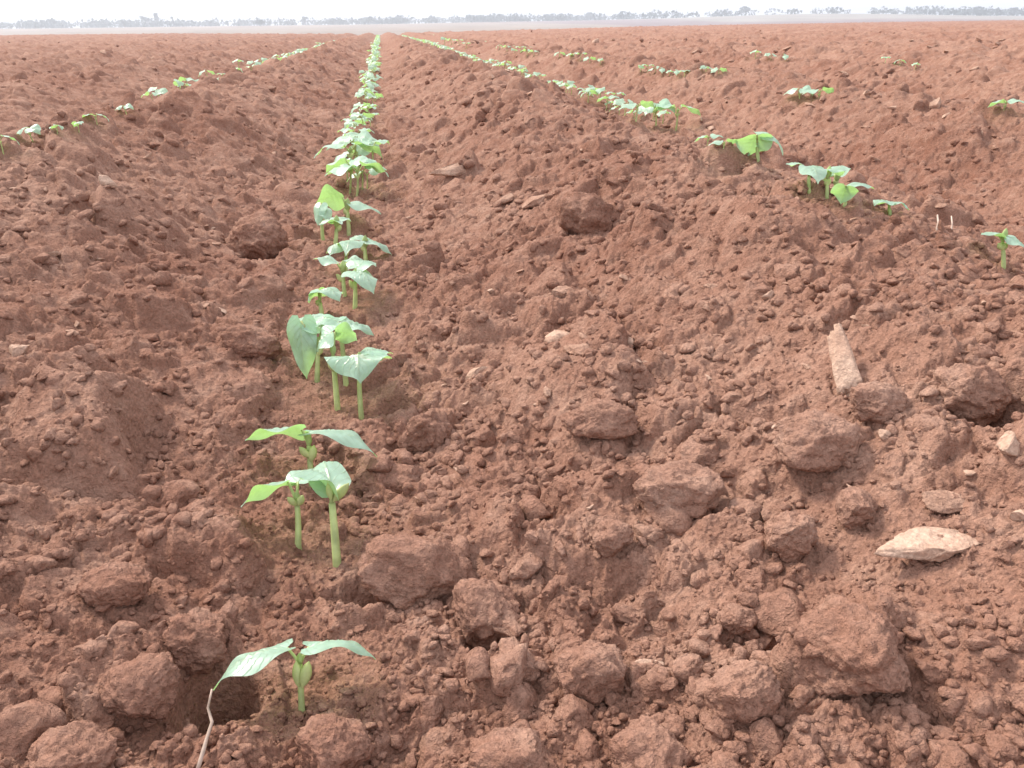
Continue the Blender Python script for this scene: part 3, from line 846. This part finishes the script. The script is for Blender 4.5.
TREES = [(147, 430, 5.2, 6.5, 'broad round tree rising above the scrub beside a thin tall one'), (157, 425, 6.2, 2.2, 'thin tall tree beside the broad round one'),
         (102, 420, 3.9, 5, 'low spreading tree between the picture side and the broad round tree'), (52, 410, 3.9, 5, 'low tree in the scrub nearest the picture corner'),
         (260, 330, 2.6, 5.0, 'dark low bush tree standing on the pale field before the scrub'), (123, 395, 3.4, 2.4, 'small tree at the scrub foot near the broad round tree'),
         (305, 430, 4.2, 5, 'rounded tree in the scrub above the middle row'), (370, 440, 4.2, 5, 'rounded tree in the scrub just past the middle row'),
         (398, 440, 4.6, 3, 'narrow tree rising a little above the scrub past the middle row'), (500, 450, 4.0, 8, 'wide low tree in the middle of the far scrub'),
         (590, 470, 4.4, 6, 'tree at the foot of the far rise'), (724, 440, 3.0, 4, 'small tree on the far rise beside the tallest one'),
         (745, 440, 4.4, 7, 'tree standing clear on top of the far rise'), (792, 445, 2.6, 6, 'low bush tree on the far rise past the tallest one'),
         (975, 450, 4.0, 7, 'pale hazy tree at the far end of the rise'), (1012, 455, 3.8, 5, 'pale hazy tree nearest the picture side on the rise')]
for t in TREES: far_tree(t[0], t[1] * 1.2, t[2] * 1.15, t[3] * 1.15, t[4], 'tree')
def scrub():
    r = random.Random(9); V, Fs = [], []
    for i in range(520):
        az = math.radians(r.uniform(-34, 50)); D = r.uniform(480, 620)
        x, y = D * math.sin(az), D * math.cos(az)
        on_hill = math.exp(-((x / y - .5) / .2) ** 2)
        if r.random() < on_hill * .75: continue
        z = float(far_z(np.array([x]), np.array([y]))[0])
        h, w = r.uniform(2.4, 4.6), r.uniform(3.5, 8)
        v, f = leaf_cloud(x, y, z + h * .45, w, w * .8, h * .55, 46, .55, r)
        n = len(V); V += v; Fs += [tuple(q + n for q in p) for p in f]
    o = link_mesh('scrub_woodland', V, Fs, M_CROWN, smooth=False)
    tag(o, 'hazy line of low scrub along the horizon', None, None, 'stuff')
scrub()

# ------------------------------------------------------------------ air
bm = bmesh.new(); bmesh.ops.create_cube(bm, size=1.0)
me = bpy.data.meshes.new('haze'); bm.to_mesh(me); bm.free()
hz = bpy.data.objects.new('haze', me); COL.objects.link(hz)
hz.scale = (1900, 1900, 15); hz.location = (0, 0, 2.8)
m, nt, out = new_mat('air_haze')
v = node(nt, 'VolumePrincipled', Density=0.0017); v.inputs['Color'].default_value = (.86, .91, 1.0, 1); v.inputs['Anisotropy'].default_value = 0.3
nt.links.new(v.outputs[0], out.inputs['Volume']); me.materials.append(m)
tag(hz, None, None, None, 'stuff')

# ------------------------------------------------------------------ light, sky, camera
SUN_EL, SUN_AZ = math.radians(46), math.radians(-42)      # azimuth from +Y towards +X: ahead and to one side
w = bpy.data.worlds.new('World'); SC.world = w; w.use_nodes = True
nt = w.node_tree; nt.nodes.clear()
sky = nt.nodes.new('ShaderNodeTexSky'); sky.sky_type = 'NISHITA'; sky.sun_disc = False
sky.sun_elevation = SUN_EL; sky.sun_rotation = SUN_AZ; sky.dust_density = 4.0; sky.air_density = 1.0; sky.ozone_density = 1.0
hs = nt.nodes.new('ShaderNodeHueSaturation'); hs.inputs['Saturation'].default_value = 0.18
bg = nt.nodes.new('ShaderNodeBackground'); bg.inputs['Strength'].default_value = 0.10
wo = nt.nodes.new('ShaderNodeOutputWorld')
cloud = nt.nodes.new('ShaderNodeMixRGB'); cloud.inputs[0].default_value = 0.62; cloud.inputs[2].default_value = (6.7, 6.8, 7.4, 1)   # an even veil of bright cloud
nt.links.new(sky.outputs[0], hs.inputs['Color']); nt.links.new(hs.outputs[0], cloud.inputs[1]); nt.links.new(cloud.outputs[0], bg.inputs[0]); nt.links.new(bg.outputs[0], wo.inputs[0])
sl = bpy.data.lights.new('sun', 'SUN'); sl.energy = 1.5; sl.angle = math.radians(10); sl.color = (1.0, .90, .76)
so = bpy.data.objects.new('sun', sl); COL.objects.link(so)
sd = Vector((math.cos(SUN_EL) * math.sin(SUN_AZ), math.cos(SUN_EL) * math.cos(SUN_AZ), math.sin(SUN_EL)))
so.rotation_euler = (-sd).to_track_quat('-Z', 'Y').to_euler(); so.location = (2, 3, 5)
cd = bpy.data.cameras.new('camera'); cd.sensor_fit = 'HORIZONTAL'; cd.sensor_width = 36; cd.lens = 36 * F / W
cd.clip_start = 0.02; cd.clip_end = 4000
co = bpy.data.objects.new('camera', cd); COL.objects.link(co)
co.matrix_world = Matrix.Translation(CAM) @ ROT.to_4x4()
SC.camera = co
SC.view_settings.view_transform = 'Standard'; SC.view_settings.look = 'None'
SC.view_settings.exposure = 1.40; SC.view_settings.gamma = 1.0; SC.view_settings.use_curve_mapping = False
c = SC.cycles
c.use_denoising = True; c.max_bounces = 6; c.diffuse_bounces = 4; c.glossy_bounces = 2; c.transmission_bounces = 4; c.volume_bounces = 0
c.use_adaptive_sampling = True; c.adaptive_threshold = 0.01
